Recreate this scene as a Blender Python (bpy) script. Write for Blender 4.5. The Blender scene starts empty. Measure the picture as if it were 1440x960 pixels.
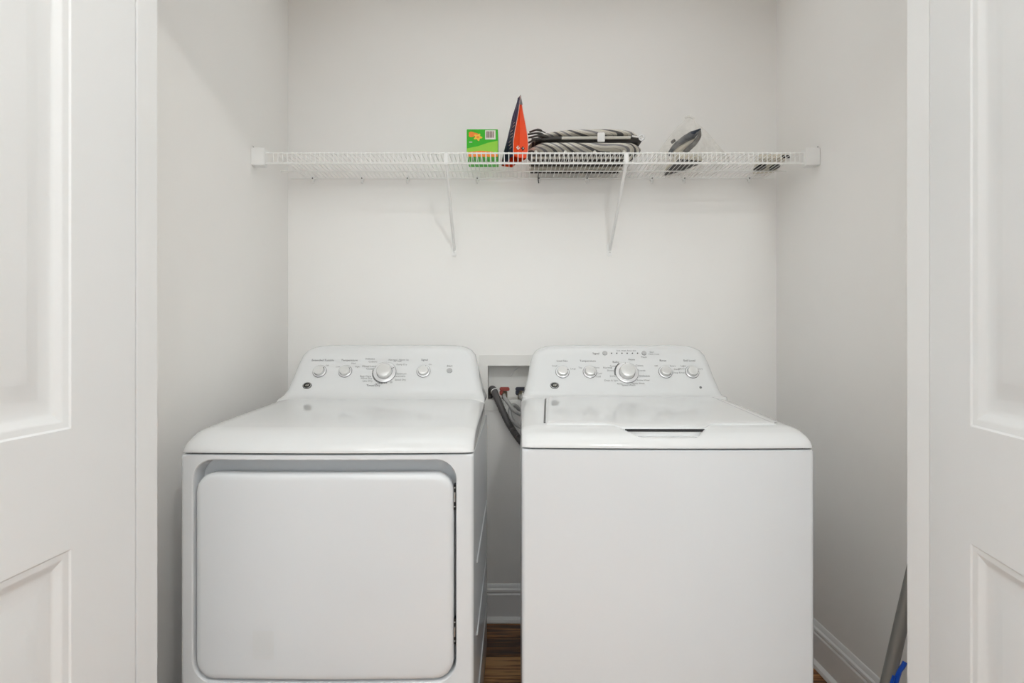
import bpy, bmesh, math, random
from mathutils import Vector, Matrix, noise
random.seed(4)
S = bpy.context.scene
COL = S.collection

# ---------------------------------------------------------------- camera, world, lights, exposure
CAMZ = 1.12
cd = bpy.data.cameras.new('camera'); cam = bpy.data.objects.new('camera', cd); COL.objects.link(cam)
cd.sensor_width = 36; cd.lens = 36 * 773 / 1440; cd.clip_start = 0.02
cam.location = (0, 0, CAMZ); cam.rotation_euler = (math.radians(90), 0, 0)
S.camera = cam
S.view_settings.view_transform = 'Standard'; S.view_settings.look = 'None'
S.view_settings.gamma = 1; S.view_settings.use_curve_mapping = False
S.view_settings.exposure = -0.06
w = bpy.data.worlds.new('world'); S.world = w; w.use_nodes = True
w.node_tree.nodes['Background'].inputs[0].default_value = (0.9, 0.95, 1, 1)
w.node_tree.nodes['Background'].inputs[1].default_value = 0.6
def area(name, loc, rot, sx, sy, power, col=(1, 1, 1), shape='RECTANGLE'):
    l = bpy.data.lights.new(name, 'AREA'); l.shape = shape; l.size = sx
    if shape == 'RECTANGLE': l.size_y = sy
    l.energy = power; l.color = col
    o = bpy.data.objects.new(name, l); COL.objects.link(o); o.location = loc; o.rotation_euler = rot
    return o
kl = bpy.data.lights.new('ceiling_lamp_light', 'POINT'); kl.energy = 37; kl.shadow_soft_size = 0.085; kl.color = (0.965, 0.985, 0.965)
KEY = bpy.data.objects.new('ceiling_lamp_light', kl); COL.objects.link(KEY); KEY.location = (0.50, -0.42, 2.44)
REAR_FILL = area('rear_fill_light', (0.1, -2.5, 1.55), (math.radians(90), 0, 0), 2.6, 1.5, 25, (0.905, 0.975, 1))  # unseen fill added behind the camera to even the light
BOUNCE_FILL = area('bounce_fill_light', (-0.8, -0.45, 2.0), (math.radians(180), 0, 0), 0.5, 0.5, 31, (0.94, 0.99, 1))  # fill added to bounce off the ceiling onto the side walls
CLOSET_FILL = area('closet_fill_light', (0.08, 1.62, 2.585), (0, 0, 0), 1.5, 0.7, 3.3, (0.945, 0.98, 1))  # weak unseen fill added to lift the closet walls
S.cycles.use_denoising = True
S.cycles.max_bounces = 14; S.cycles.diffuse_bounces = 10; S.cycles.transparent_max_bounces = 12

# ---------------------------------------------------------------- materials
def mat(name, col, rough=0.5, metal=0.0, bump=0.0, bscale=200, spec=0.5, vary=0.0, coat=0.0):
    m = bpy.data.materials.new(name); m.use_nodes = True
    nt = m.node_tree; b = nt.nodes['Principled BSDF']
    b.inputs['Base Color'].default_value = (*col, 1); b.inputs['Roughness'].default_value = rough
    b.inputs['Metallic'].default_value = metal; b.inputs['Specular IOR Level'].default_value = spec
    b.inputs['Coat Weight'].default_value = coat; b.inputs['Coat Roughness'].default_value = 0.08
    tc = nt.nodes.new('ShaderNodeTexCoord')
    n = nt.nodes.new('ShaderNodeTexNoise'); n.inputs['Scale'].default_value = bscale; n.inputs['Detail'].default_value = 4
    nt.links.new(tc.outputs['Object'], n.inputs['Vector'])
    if bump > 0:
        bp = nt.nodes.new('ShaderNodeBump'); bp.inputs['Strength'].default_value = bump; bp.inputs['Distance'].default_value = 0.001
        nt.links.new(n.outputs['Fac'], bp.inputs['Height']); nt.links.new(bp.outputs['Normal'], b.inputs['Normal'])
    v = max(vary, 0.012)
    mr = nt.nodes.new('ShaderNodeMapRange'); mr.inputs['To Min'].default_value = 1 - v; mr.inputs['To Max'].default_value = 1 + v
    n2 = nt.nodes.new('ShaderNodeTexNoise'); n2.inputs['Scale'].default_value = 7
    nt.links.new(tc.outputs['Object'], n2.inputs['Vector']); nt.links.new(n2.outputs['Fac'], mr.inputs['Value'])
    mx = nt.nodes.new('ShaderNodeVectorMath'); mx.operation = 'SCALE'; mx.inputs[0].default_value = col
    nt.links.new(mr.outputs['Result'], mx.inputs['Scale']); nt.links.new(mx.outputs['Vector'], b.inputs['Base Color'])
    return m
M = {}
M['wall'] = mat('wall_paint', (0.865, 0.853, 0.835), 0.6, bump=0.15, bscale=320, spec=0.35)
M['ceil'] = mat('ceiling_paint', (0.88, 0.875, 0.86), 0.8)
M['trim'] = mat('trim_paint', (0.84, 0.847, 0.85), 0.3)
M['door'] = mat('door_paint', (0.835, 0.847, 0.855), 0.34, bump=0.08, bscale=90)
M['enamel'] = mat('white_enamel', (0.685, 0.705, 0.725), 0.16)
M['enamel2'] = mat('white_enamel_soft', (0.685, 0.692, 0.696), 0.07)
M['dark'] = mat('dark_rubber', (0.03, 0.03, 0.03), 0.6)
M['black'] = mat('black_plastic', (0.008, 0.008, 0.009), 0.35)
M['seam'] = mat('seam_grey', (0.16, 0.16, 0.155), 0.7)
M['silver'] = mat('brushed_silver', (0.80, 0.80, 0.80), 0.28, metal=0.55)
M['cap'] = mat('knob_cap', (0.70, 0.70, 0.69), 0.22, metal=0.25)
M['ring'] = mat('knob_ring', (0.33, 0.33, 0.335), 0.25, metal=0.7)
M['skirt'] = mat('knob_skirt', (0.72, 0.72, 0.73), 0.15, metal=0.2)
M['ink'] = mat('print_ink', (0.05, 0.05, 0.05), 0.6)
M['inklight'] = mat('print_ink_light', (0.16, 0.16, 0.16), 0.6)
M['button'] = mat('button_grey', (0.42, 0.42, 0.42), 0.4)
M['emblem'] = mat('emblem_dark', (0.012, 0.012, 0.010), 0.55)
M['residue'] = mat('residue_film', (0.635, 0.65, 0.66), 0.4)
M['wire'] = mat('white_vinyl_wire', (0.86, 0.86, 0.84), 0.35)
M['plastic'] = mat('white_plastic', (0.85, 0.85, 0.84), 0.4)
M['steel'] = mat('galvanised_steel', (0.55, 0.55, 0.54), 0.35, metal=0.9)
M['box'] = mat('outlet_plastic', (0.78, 0.77, 0.745), 0.5)
M['red'] = mat('red_valve', (0.30, 0.035, 0.02), 0.4)
M['navyvalve'] = mat('dark_valve', (0.012, 0.014, 0.03), 0.4)
M['brass'] = mat('aged_brass', (0.22, 0.19, 0.13), 0.4, metal=0.8)
M['drain'] = mat('drain_hose_grey', (0.085, 0.08, 0.08), 0.5)
M['hose'] = mat('braided_hose', (0.31, 0.305, 0.30), 0.45, bump=0.6, bscale=900)
M['pole'] = mat('grey_pole', (0.25, 0.245, 0.235), 0.38, metal=0.3)
M['blue'] = mat('blue_plastic', (0.004, 0.08, 0.55), 0.3)
M['green'] = mat('green_card', (0.035, 0.50, 0.012), 0.35, vary=0.06)
M['lime'] = mat('lime_card', (0.30, 0.66, 0.05), 0.35, vary=0.05)
M['orangep'] = mat('orange_print', (0.95, 0.26, 0.03), 0.35)
M['yellowp'] = mat('yellow_print', (0.93, 0.60, 0.06), 0.35)
M['whitep'] = mat('white_print', (0.80, 0.77, 0.70), 0.4)
M['barink'] = mat('barcode_ink', (0.16, 0.07, 0.05), 0.5)
M['orange'] = mat('orange_film', (0.92, 0.075, 0.003), 0.42, bump=0.4, bscale=60, vary=0.08)
M['purple'] = mat('purple_film', (0.022, 0.007, 0.055), 0.5, bump=0.4, bscale=60, vary=0.2)
M['filmgrey'] = mat('grey_film', (0.22, 0.20, 0.21), 0.3)
M['palefilm'] = mat('pale_film_edge', (0.80, 0.52, 0.45), 0.4)
M['tube'] = mat('cream_tube', (0.62, 0.60, 0.54), 0.35)
M['tubedark'] = mat('dark_tube', (0.045, 0.04, 0.036), 0.4)
M['navy'] = mat('iron_navy', (0.012, 0.022, 0.042), 0.22)
M['ironblack'] = mat('iron_black', (0.012, 0.011, 0.011), 0.3)
M['cream'] = mat('cream_plastic', (0.62, 0.57, 0.47), 0.45)
M['streak'] = mat('streak_white', (0.8, 0.8, 0.79), 0.4)

def wood():
    m = bpy.data.materials.new('hardwood'); m.use_nodes = True; nt = m.node_tree; b = nt.nodes['Principled BSDF']
    tc = nt.nodes.new('ShaderNodeTexCoord'); oi = nt.nodes.new('ShaderNodeObjectInfo')
    add = nt.nodes.new('ShaderNodeVectorMath'); add.operation = 'ADD'
    sc = nt.nodes.new('ShaderNodeVectorMath'); sc.operation = 'SCALE'; sc.inputs[0].default_value = (17, 9, 5)
    nt.links.new(oi.outputs['Random'], sc.inputs['Scale'])
    nt.links.new(tc.outputs['Object'], add.inputs[0]); nt.links.new(sc.outputs['Vector'], add.inputs[1])
    mp = nt.nodes.new('ShaderNodeMapping'); mp.inputs['Scale'].default_value = (3.0, 42, 1)
    nt.links.new(add.outputs['Vector'], mp.inputs['Vector'])
    n = nt.nodes.new('ShaderNodeTexNoise'); n.inputs['Scale'].default_value = 1; n.inputs['Detail'].default_value = 6; n.inputs['Distortion'].default_value = 1.1
    nt.links.new(mp.outputs['Vector'], n.inputs['Vector'])
    mp2 = nt.nodes.new('ShaderNodeMapping'); mp2.inputs['Scale'].default_value = (14, 260, 1)
    nt.links.new(add.outputs['Vector'], mp2.inputs['Vector'])
    n2 = nt.nodes.new('ShaderNodeTexNoise'); n2.inputs['Detail'].default_value = 4; n2.inputs['Scale'].default_value = 1
    nt.links.new(mp2.outputs['Vector'], n2.inputs['Vector'])
    s = nt.nodes.new('ShaderNodeMath'); s.operation = 'MULTIPLY_ADD'; s.inputs[1].default_value = 0.3
    nt.links.new(n2.outputs['Fac'], s.inputs[0]); nt.links.new(n.outputs['Fac'], s.inputs[2])
    s2 = nt.nodes.new('ShaderNodeMath'); s2.operation = 'MULTIPLY_ADD'; s2.inputs[1].default_value = 0.34
    sx = nt.nodes.new('ShaderNodeSeparateColor'); nt.links.new(oi.outputs['Color'], sx.inputs[0]); nt.links.new(sx.outputs[0], s2.inputs[0]); nt.links.new(s.outputs['Value'], s2.inputs[2])
    cr = nt.nodes.new('ShaderNodeValToRGB')
    e = cr.color_ramp.elements
    e[0].position = 0.58; e[0].color = (0.022, 0.009, 0.004, 1)
    e[1].position = 1.02; e[1].color = (0.66, 0.36, 0.14, 1)
    for p, c in ((0.72, (0.085, 0.032, 0.012, 1)), (0.86, (0.33, 0.14, 0.045, 1))):
        q = e.new(p); q.color = c
    nt.links.new(s2.outputs['Value'], cr.inputs['Fac']); nt.links.new(cr.outputs['Color'], b.inputs['Base Color'])
    b.inputs['Roughness'].default_value = 0.32
    bp = nt.nodes.new('ShaderNodeBump'); bp.inputs['Strength'].default_value = 0.3; bp.inputs['Distance'].default_value = 0.001
    nt.links.new(n2.outputs['Fac'], bp.inputs['Height']); nt.links.new(bp.outputs['Normal'], b.inputs['Normal'])
    return m
M['wood'] = wood()

def striped():
    m = bpy.data.materials.new('striped_cotton'); m.use_nodes = True; nt = m.node_tree; b = nt.nodes['Principled BSDF']
    tc = nt.nodes.new('ShaderNodeTexCoord')
    mp = nt.nodes.new('ShaderNodeMapping'); mp.inputs['Rotation'].default_value = (0, math.radians(73), 0.12)
    nt.links.new(tc.outputs['Object'], mp.inputs['Vector'])
    wv = nt.nodes.new('ShaderNodeTexWave'); wv.inputs['Scale'].default_value = 10.0; wv.inputs['Distortion'].default_value = 6
    wv.inputs['Detail'].default_value = 0.0; wv.inputs['Detail Scale'].default_value = 0.6
    nt.links.new(mp.outputs['Vector'], wv.inputs['Vector'])
    cr = nt.nodes.new('ShaderNodeValToRGB'); cr.color_ramp.interpolation = 'CONSTANT'
    e = cr.color_ramp.elements
    e[0].position = 0; e[0].color = (0.13, 0.125, 0.125, 1)
    e[1].position = 0.10; e[1].color = (0.70, 0.66, 0.57, 1)
    for p, c in ((0.44, (0.30, 0.28, 0.26, 1)), (0.48, (0.74, 0.71, 0.64, 1)), (0.93, (0.30, 0.29, 0.30, 1))):
        q = e.new(p); q.color = c
    nt.links.new(wv.outputs['Fac'], cr.inputs['Fac']); nt.links.new(cr.outputs['Color'], b.inputs['Base Color'])
    b.inputs['Roughness'].default_value = 0.85
    return m
M['stripe'] = striped()

def film():
    m = bpy.data.materials.new('clear_polythene'); m.use_nodes = True; nt = m.node_tree
    b = nt.nodes['Principled BSDF']; b.inputs['Base Color'].default_value = (0.80, 0.77, 0.70, 1); b.inputs['Roughness'].default_value = 0.22
    tr = nt.nodes.new('ShaderNodeBsdfTransparent'); mx = nt.nodes.new('ShaderNodeMixShader')
    tc = nt.nodes.new('ShaderNodeTexCoord'); n = nt.nodes.new('ShaderNodeTexNoise'); n.inputs['Scale'].default_value = 26
    mr = nt.nodes.new('ShaderNodeMapRange'); mr.inputs['From Min'].default_value = 0.35; mr.inputs['From Max'].default_value = 0.7
    mr.inputs['To Min'].default_value = 0.07; mr.inputs['To Max'].default_value = 0.30
    nt.links.new(tc.outputs['Object'], n.inputs['Vector']); nt.links.new(n.outputs['Fac'], mr.inputs['Value'])
    nt.links.new(mr.outputs['Result'], mx.inputs[0]); nt.links.new(tr.outputs[0], mx.inputs[1]); nt.links.new(b.outputs[0], mx.inputs[2])
    nt.links.new(mx.outputs[0], nt.nodes['Material Output'].inputs['Surface'])
    return m
M['film'] = film()

def glow(name, col, st):
    m = bpy.data.materials.new(name); m.use_nodes = True; nt = m.node_tree
    b = nt.nodes['Principled BSDF']; b.inputs['Base Color'].default_value = (*col, 1)
    b.inputs['Emission Color'].default_value = (*col, 1); b.inputs['Emission Strength'].default_value = st
    return m

# ---------------------------------------------------------------- helpers
def origin(o):
    v = Vector((0, 0, 0))
    while o is not None:
        v += Vector(o.location); o = o.parent
    return v
def obj(name, vf, m, parent=None, sharp=35, kind=None, label=None, loc=None):
    """One mesh object; vf = (verts in world coordinates, faces)."""
    off = origin(parent) + (Vector(loc) - origin(parent) if loc else Vector())
    me = bpy.data.meshes.new(name)
    me.from_pydata([tuple(Vector(v) - off) for v in vf[0]], [], vf[1])
    bm = bmesh.new(); bm.from_mesh(me); bmesh.ops.recalc_face_normals(bm, faces=bm.faces); bm.to_mesh(me); bm.free()
    if sharp:
        me.shade_smooth(); me.set_sharp_from_angle(angle=math.radians(sharp))
    me.materials.append(M[m] if isinstance(m, str) else m)
    o = bpy.data.objects.new(name, me); COL.objects.link(o)
    if parent is not None:
        o.parent = parent; o.location = off - origin(parent)
    else: o.location = off
    if kind: o['kind'] = kind
    if label: o['label'] = label
    return o
def root(name, loc, label, cat, group=None):
    o = bpy.data.objects.new(name, None); COL.objects.link(o); o.location = loc; o.empty_display_size = 0.05
    o['label'] = label; o['category'] = cat
    if group: o['group'] = group
    return o
def join(*vfs):
    V, F = [], []
    for v, f in vfs:
        k = len(V); V += [tuple(p) for p in v]; F += [tuple(i + k for i in q) for q in f]
    return V, F
def box(x0, x1, y0, y1, z0, z1, b=0.0):
    if b <= 0:
        V = [(x, y, z) for z in (z0, z1) for y in (y0, y1) for x in (x0, x1)]
        return V, [(0, 1, 3, 2), (4, 6, 7, 5), (0, 4, 5, 1), (2, 3, 7, 6), (0, 2, 6, 4), (1, 5, 7, 3)]
    bm = bmesh.new(); bmesh.ops.create_cube(bm, size=1)
    for v in bm.verts:
        v.co = Vector((x0 + (v.co.x + .5) * (x1 - x0), y0 + (v.co.y + .5) * (y1 - y0), z0 + (v.co.z + .5) * (z1 - z0)))
    bmesh.ops.bevel(bm, geom=bm.edges[:], offset=b, segments=2, affect='EDGES')
    bm.verts.index_update()
    r = [tuple(v.co) for v in bm.verts], [tuple(v.index for v in f.verts) for f in bm.faces]
    bm.free(); return r
def xf(vf, mtx):
    return [tuple(mtx @ Vector(v)) for v in vf[0]], vf[1]
def loft(loops, cap0=True, cap1=True, closed=True):
    V, F = [], []; n = len(loops[0])
    for L in loops: V += [tuple(p) for p in L]
    for k in range(len(loops) - 1):
        for i in range(n if closed else n - 1):
            j = (i + 1) % n
            F.append((k * n + i, k * n + j, (k + 1) * n + j, (k + 1) * n + i))
    if cap0: F.append(tuple(range(n)))
    if cap1: F.append(tuple((len(loops) - 1) * n + i for i in range(n)))
    return V, F
def rrect(cx, cy, w, h, r, ns=14, nc=6):
    """rounded rectangle as 2-D points, counter-clockwise, constant count."""
    r = max(1e-5, min(r, w / 2 - 1e-5, h / 2 - 1e-5)); P = []
    x0, x1, y0, y1 = cx - w / 2, cx + w / 2, cy - h / 2, cy + h / 2
    cs = [((x1 - r, y0 + r), -90), ((x1 - r, y1 - r), 0), ((x0 + r, y1 - r), 90), ((x0 + r, y0 + r), 180)]
    st = [((x0 + r, y0), (x1 - r, y0)), ((x1, y0 + r), (x1, y1 - r)), ((x1 - r, y1), (x0 + r, y1)), ((x0, y1 - r), (x0, y0 + r))]
    for (a, b), (c, a0) in zip(st, cs):
        for i in range(ns): P.append((a[0] + (b[0] - a[0]) * i / ns, a[1] + (b[1] - a[1]) * i / ns))
        for i in range(nc):
            t = math.radians(a0 + 90 * i / nc); P.append((c[0] + r * math.cos(t), c[1] + r * math.sin(t)))
    return P
def tube(path, r, n=8, caps=True):
    P = [Vector(p) for p in path]; R = r if isinstance(r, (list, tuple)) else [r] * len(P)
    t0 = (P[1] - P[0]).normalized(); up = Vector((0, 0, 1)) if abs(t0.z) < .9 else Vector((1, 0, 0))
    a = t0.cross(up).normalized(); loops = []
    for i, p in enumerate(P):
        t = ((P[min(i + 1, len(P) - 1)] - P[max(i - 1, 0)])).normalized()
        a = (a - t * a.dot(t)).normalized(); b = t.cross(a)
        loops.append([p + (a * math.cos(2 * math.pi * k / n) + b * math.sin(2 * math.pi * k / n)) * R[i] for k in range(n)])
    return loft(loops, caps, caps)
def smooth_path(pts, k=8):
    P = [Vector(p) for p in pts]; P = [P[0] * 2 - P[1]] + P + [P[-1] * 2 - P[-2]]; out = []
    for i in range(1, len(P) - 2):
        for j in range(k):
            t = j / k
            out.append(.5 * (2 * P[i] + (P[i + 1] - P[i - 1]) * t + (2 * P[i - 1] - 5 * P[i] + 4 * P[i + 1] - P[i + 2]) * t * t + (3 * P[i] - P[i - 1] - 3 * P[i + 1] + P[i + 2]) * t ** 3))
    out.append(P[-2]); return out
def lathe(prof, o, ax, n=36, sx=1.0, sy=1.0, a0=0, a1=360):
    ax = Vector(ax).normalized(); u = Vector((1, 0, 0)); u = (u - ax * u.dot(ax)).normalized(); v = ax.cross(u)
    full = (a1 - a0) >= 360; m = n if full else n + 1
    loops = []
    for r, h in prof:
        loops.append([Vector(o) + ax * h + (u * math.cos(math.radians(a0 + (a1 - a0) * k / n)) * sx + v * math.sin(math.radians(a0 + (a1 - a0) * k / n)) * sy) * r for k in range(m)])
    return loft(loops, full, full, full)
def interp(tab, x):
    if x <= tab[0][0]: return tab[0][1]
    for (a, b), (c, d) in zip(tab, tab[1:]):
        if x <= c: return b + (d - b) * (x - a) / (c - a)
    return tab[-1][1]
def text_mesh(txt, size, align='CENTER', shear=0.0):
    c = bpy.data.curves.new('txt', 'FONT'); c.body = txt; c.size = size; c.align_x = align; c.align_y = 'CENTER'; c.resolution_u = 2; c.shear = shear
    o = bpy.data.objects.new('txt', c); COL.objects.link(o)
    me = bpy.data.meshes.new_from_object(o.evaluated_get(bpy.context.evaluated_depsgraph_get()))
    r = [tuple(v.co) for v in me.vertices], [tuple(p.vertices) for p in me.polygons]
    bpy.data.objects.remove(o); bpy.data.curves.remove(c); bpy.data.meshes.remove(me)
    return r

# ---------------------------------------------------------------- the room
XL, XR, YB = -0.90, 1.063, 2.21          # closet
JL, JR, YJ0, YJ1, HD = -0.719, 0.801, 1.056, 1.114, 2.03
CE = 2.60; HX, HY = 2.2, -2.6
fl = obj('floor', box(-2.3, 2.3, -2.7, 2.3, -0.06, -0.013), 'dark', sharp=0, kind='structure')
# planks laid across the closet, boards of mixed length
plank_w = 0.128; pm = {}
y = YB; row = 0
while y > HY:
    x = -2.2 + random.uniform(-0.9, 0)
    while x < 2.2:
        L = random.choice((0.6, 0.8, 1.0, 1.2, 1.5)); a, b = max(x, -2.2), min(x + L, 2.2)
        if 0.03 < b - a:
            key = round(b - a, 2)
            if key not in pm:
                o = obj('plank', box(0, key - 0.0015, -plank_w + 0.0012, 0, -0.013, 0.0, 0.0012), 'wood', fl, sharp=30); pm[key] = o
            else:
                o = pm[key].copy(); COL.objects.link(o)
            o.location = (a, y, 0)
            tone = {0: .42, 1: .30, 2: .95}.get(row, random.random()) if a < .05 < b + .15 else random.random() * (.8 if row < 4 else .25)
            o.color = (tone, tone, tone, 1)
        x += L
    y -= plank_w; row += 1

obj('ceiling', box(-2.3, 2.3, -2.7, 2.3, CE, CE + 0.06), 'ceil', sharp=0, kind='structure')
# back wall with a hole for the supply box
HX0, HX1, HZ0, HZ1 = -0.100, 0.078, 0.884, 1.0256
def holed_wall(x0, x1, z0, z1, hx0, hx1, hz0, hz1, yf, yb):
    V = []; F = []
    for yy in (yf, yb):
        V += [(x0, yy, z0), (x1, yy, z0), (x1, yy, z1), (x0, yy, z1), (hx0, yy, hz0), (hx1, yy, hz0), (hx1, yy, hz1), (hx0, yy, hz1)]
    for k in (0, 8):
        for i in range(4):
            j = (i + 1) % 4; F.append((k + i, k + j, k + 4 + j, k + 4 + i))
    for i in range(4):
        j = (i + 1) % 4; F.append((i, j, 8 + j, 8 + i)); F.append((4 + i, 4 + j, 12 + j, 12 + i))
    return V, F
obj('wall_back', holed_wall(XL - .1, XR + .1, 0, CE, HX0, HX1, HZ0, HZ1, YB, YB + .115), 'wall', sharp=0, kind='structure')
obj('wall_left', box(XL - .1, XL, YJ1, YB, 0, CE), 'wall', sharp=0, kind='structure')
obj('wall_right', box(XR, XR + .1, YJ1, YB, 0, CE), 'wall', sharp=0, kind='structure')
obj('wall_front_left', box(-HX, JL - 0.018, YJ0, YJ1, 0, CE), 'wall', sharp=0, kind='structure')
obj('wall_front_right', box(JR + 0.018, HX, YJ0, YJ1, 0, CE), 'wall', sharp=0, kind='structure')
obj('wall_header', box(JL - 0.018, JR + 0.018, YJ0, YJ1, HD + 0.018, CE), 'wall', sharp=0, kind='structure')
obj('wall_hall_left', box(-HX - .1, -HX, HY, YJ1, 0, CE), 'wall', sharp=0, kind='structure')
obj('wall_hall_right', box(HX, HX + .1, HY, YJ1, 0, CE), 'wall', sharp=0, kind='structure')
obj('wall_hall_rear', box(-HX - .1, HX + .1, HY - .1, HY, 0, CE), 'wall', sharp=0, kind='structure')
# jambs lining the opening
obj('trim_1', box(JL - 0.018, JL, YJ0 - .002, YJ1 + .001, 0, HD, .001), 'trim', kind='structure')
obj('trim_2', box(JR, JR + 0.018, YJ0 - .002, YJ1 + .001, 0, HD, .001), 'trim', kind='structure')
obj('trim_3', box(JL - 0.018, JR + 0.018, YJ0 - .002, YJ1 + .001, HD, HD + 0.018, .001), 'trim', kind='structure')
# baseboards (ogee cap and quarter round)
BP = [(0, 0), (.028, 0), (.030, .004), (.027, .014), (.018, .020), (.0145, .022), (.0145, .108), (.011, .113), (.0115, .117), (.0135, .120), (.0125, .127), (.007, .131), (.006, .139), (.003, .146), (0, .148)]
def baseboard(name, side):
    if side == 'back': L = [[(x, YB - d, z) for d, z in BP] for x in (XL, XR)]
    if side == 'left': L = [[(XL + d, y, z) for d, z in BP] for y in (YJ1 + .001, YB)]
    if side == 'right': L = [[(XR - d, y, z) for d, z in BP] for y in (YJ1 + .001, YB)]
    obj(name, loft(L), 'trim', sharp=30, kind='structure')
baseboard('baseboard_back', 'back'); baseboard('baseboard_left', 'left'); baseboard('baseboard_right', 'right')

# unseen hall window with glowing panes, added to carry the rear fill light
wf = obj('added_window_1', join(box(-1.26, 1.46, HY, HY + .04, .73, .80, .004), box(-1.26, 1.46, HY, HY + .04, 2.30, 2.37, .004),
     box(-1.26, -1.19, HY, HY + .04, .80, 2.30, .004), box(1.39, 1.46, HY, HY + .04, .80, 2.30, .004), box(.07, .13, HY, HY + .04, .80, 2.30, .004)), 'trim', kind='structure')
obj('pane', box(-1.19, .07, HY + .004, HY + .01, .80, 2.30), glow('added_glow_pane', (0.9, 0.95, 1), 0.4), wf, sharp=0)
obj('pane', box(.13, 1.39, HY + .004, HY + .01, .80, 2.30), bpy.data.materials['added_glow_pane'], wf, sharp=0)
cl = root('ceiling_light', (0.50, -0.42, CE), 'round flush ceiling light in the hall outside the closet', 'ceiling light')
obj('base', lathe([(.15, -.001), (.15, .02), (.135, .03)], (.50, -.42, CE), (0, 0, -1)), 'plastic', cl)
obj('diffuser', lathe([(.133, .0305), (.131, .045), (.10, .062), (.05, .066), (.002, .068)], (.50, -.42, CE), (0, 0, -1)), 'plastic', cl)

cp = root('added_ceiling_panel', (.08, 1.62, CE), 'flat white ceiling panel added unseen inside the closet to carry the fill light', 'ceiling light')  # fixture added only to house the closet fill
obj('frame', box(-.69, .85, 1.25, 1.99, CE - .012, CE - .001, .002), 'plastic', cp)
fl_ = root('added_floor_lamp', (-.8, -.45, 0), 'slim uplighter floor lamp added unseen in the hall to carry the bounce fill', 'lamp')  # lamp body added under the bounce fill, out of view
obj('base', lathe([(.15, .0005), (.15, .012), (.03, .022)], (-.8, -.45, 0), (0, 0, 1)), 'plastic', fl_)
obj('pole', tube([(-.8, -.45, .02), (-.8, -.45, 1.90)], .012, 12), 'plastic', fl_)
obj('shade', loft([[(-.8 + x, -.45 + y_, z) for x, y_ in rrect(0, 0, w_, w_, .02, 4, 4)] for w_, z in ((.10, 1.90), (.54, 1.975), (.54, 1.99))]), 'plastic', fl_)

# ---------------------------------------------------------------- the two panelled doors
def make_door(name, hinge, d, nrm, stile, W=0.745):
    d = Vector((*d, 0)).normalized(); nrm = Vector((*nrm, 0)).normalized(); h = Vector((*hinge, 0))
    P = lambda s, z, n: h + d * s + nrm * n + Vector((0, 0, z))
    T = 0.035; ss = [0, stile, W - stile, W]; zs = [.012, .235, .785, .975, 1.90, 2.02]
    V = [P(s, z, 0) for z in zs for s in ss] + [P(s, z, -T) for z in zs for s in ss]; F = []; n = 24
    for k in (0, n):
        for j in range(5):
            for i in range(3):
                if i == 1 and j in (1, 3): continue
                a = k + j * 4 + i; F.append((a, a + 1, a + 5, a + 4))
    for j in range(5):
        a = j * 4; F.append((a, a + 4, a + 4 + n, a + n)); a += 3; F.append((a, a + 4, a + 4 + n, a + n))
    for i in range(3):
        F.append((i, i + 1, i + 1 + n, i + n)); a = 20 + i; F.append((a, a + 1, a + 1 + n, a + n))
    dr = obj(name, (V, F), 'door', sharp=30, kind='structure')
    for z0, z1 in ((.235, .785), (.975, 1.90)):
        L = []
        prof = [(0, -T), (0, 0), (.003, -.0002), (.006, -.0022), (.010, -.0030), (.014, -.0034), (.018, -.0052), (.026, -.0092), (.032, -.0112), (.036, -.0118), (.052, -.0118), (.056, -.0112), (.078, -.0050), (.083, -.0042)]
        for ins, nn in prof:
            a, b, c, e = stile + ins, W - stile - ins, z0 + ins, z1 - ins
            L.append([P(a, c, nn), P(b, c, nn), P(b, e, nn), P(a, e, nn)])
        obj('panel', loft(L, True, True), 'door', dr, sharp=20)
    return dr
make_door('door_1', (JL, 1.048), (0, -1), (1, 0), 0.148)
make_door('door_2', (JR - .001, 1.052), (-.2334, -.9724), (-.9724, .2334), 0.130)

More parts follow.
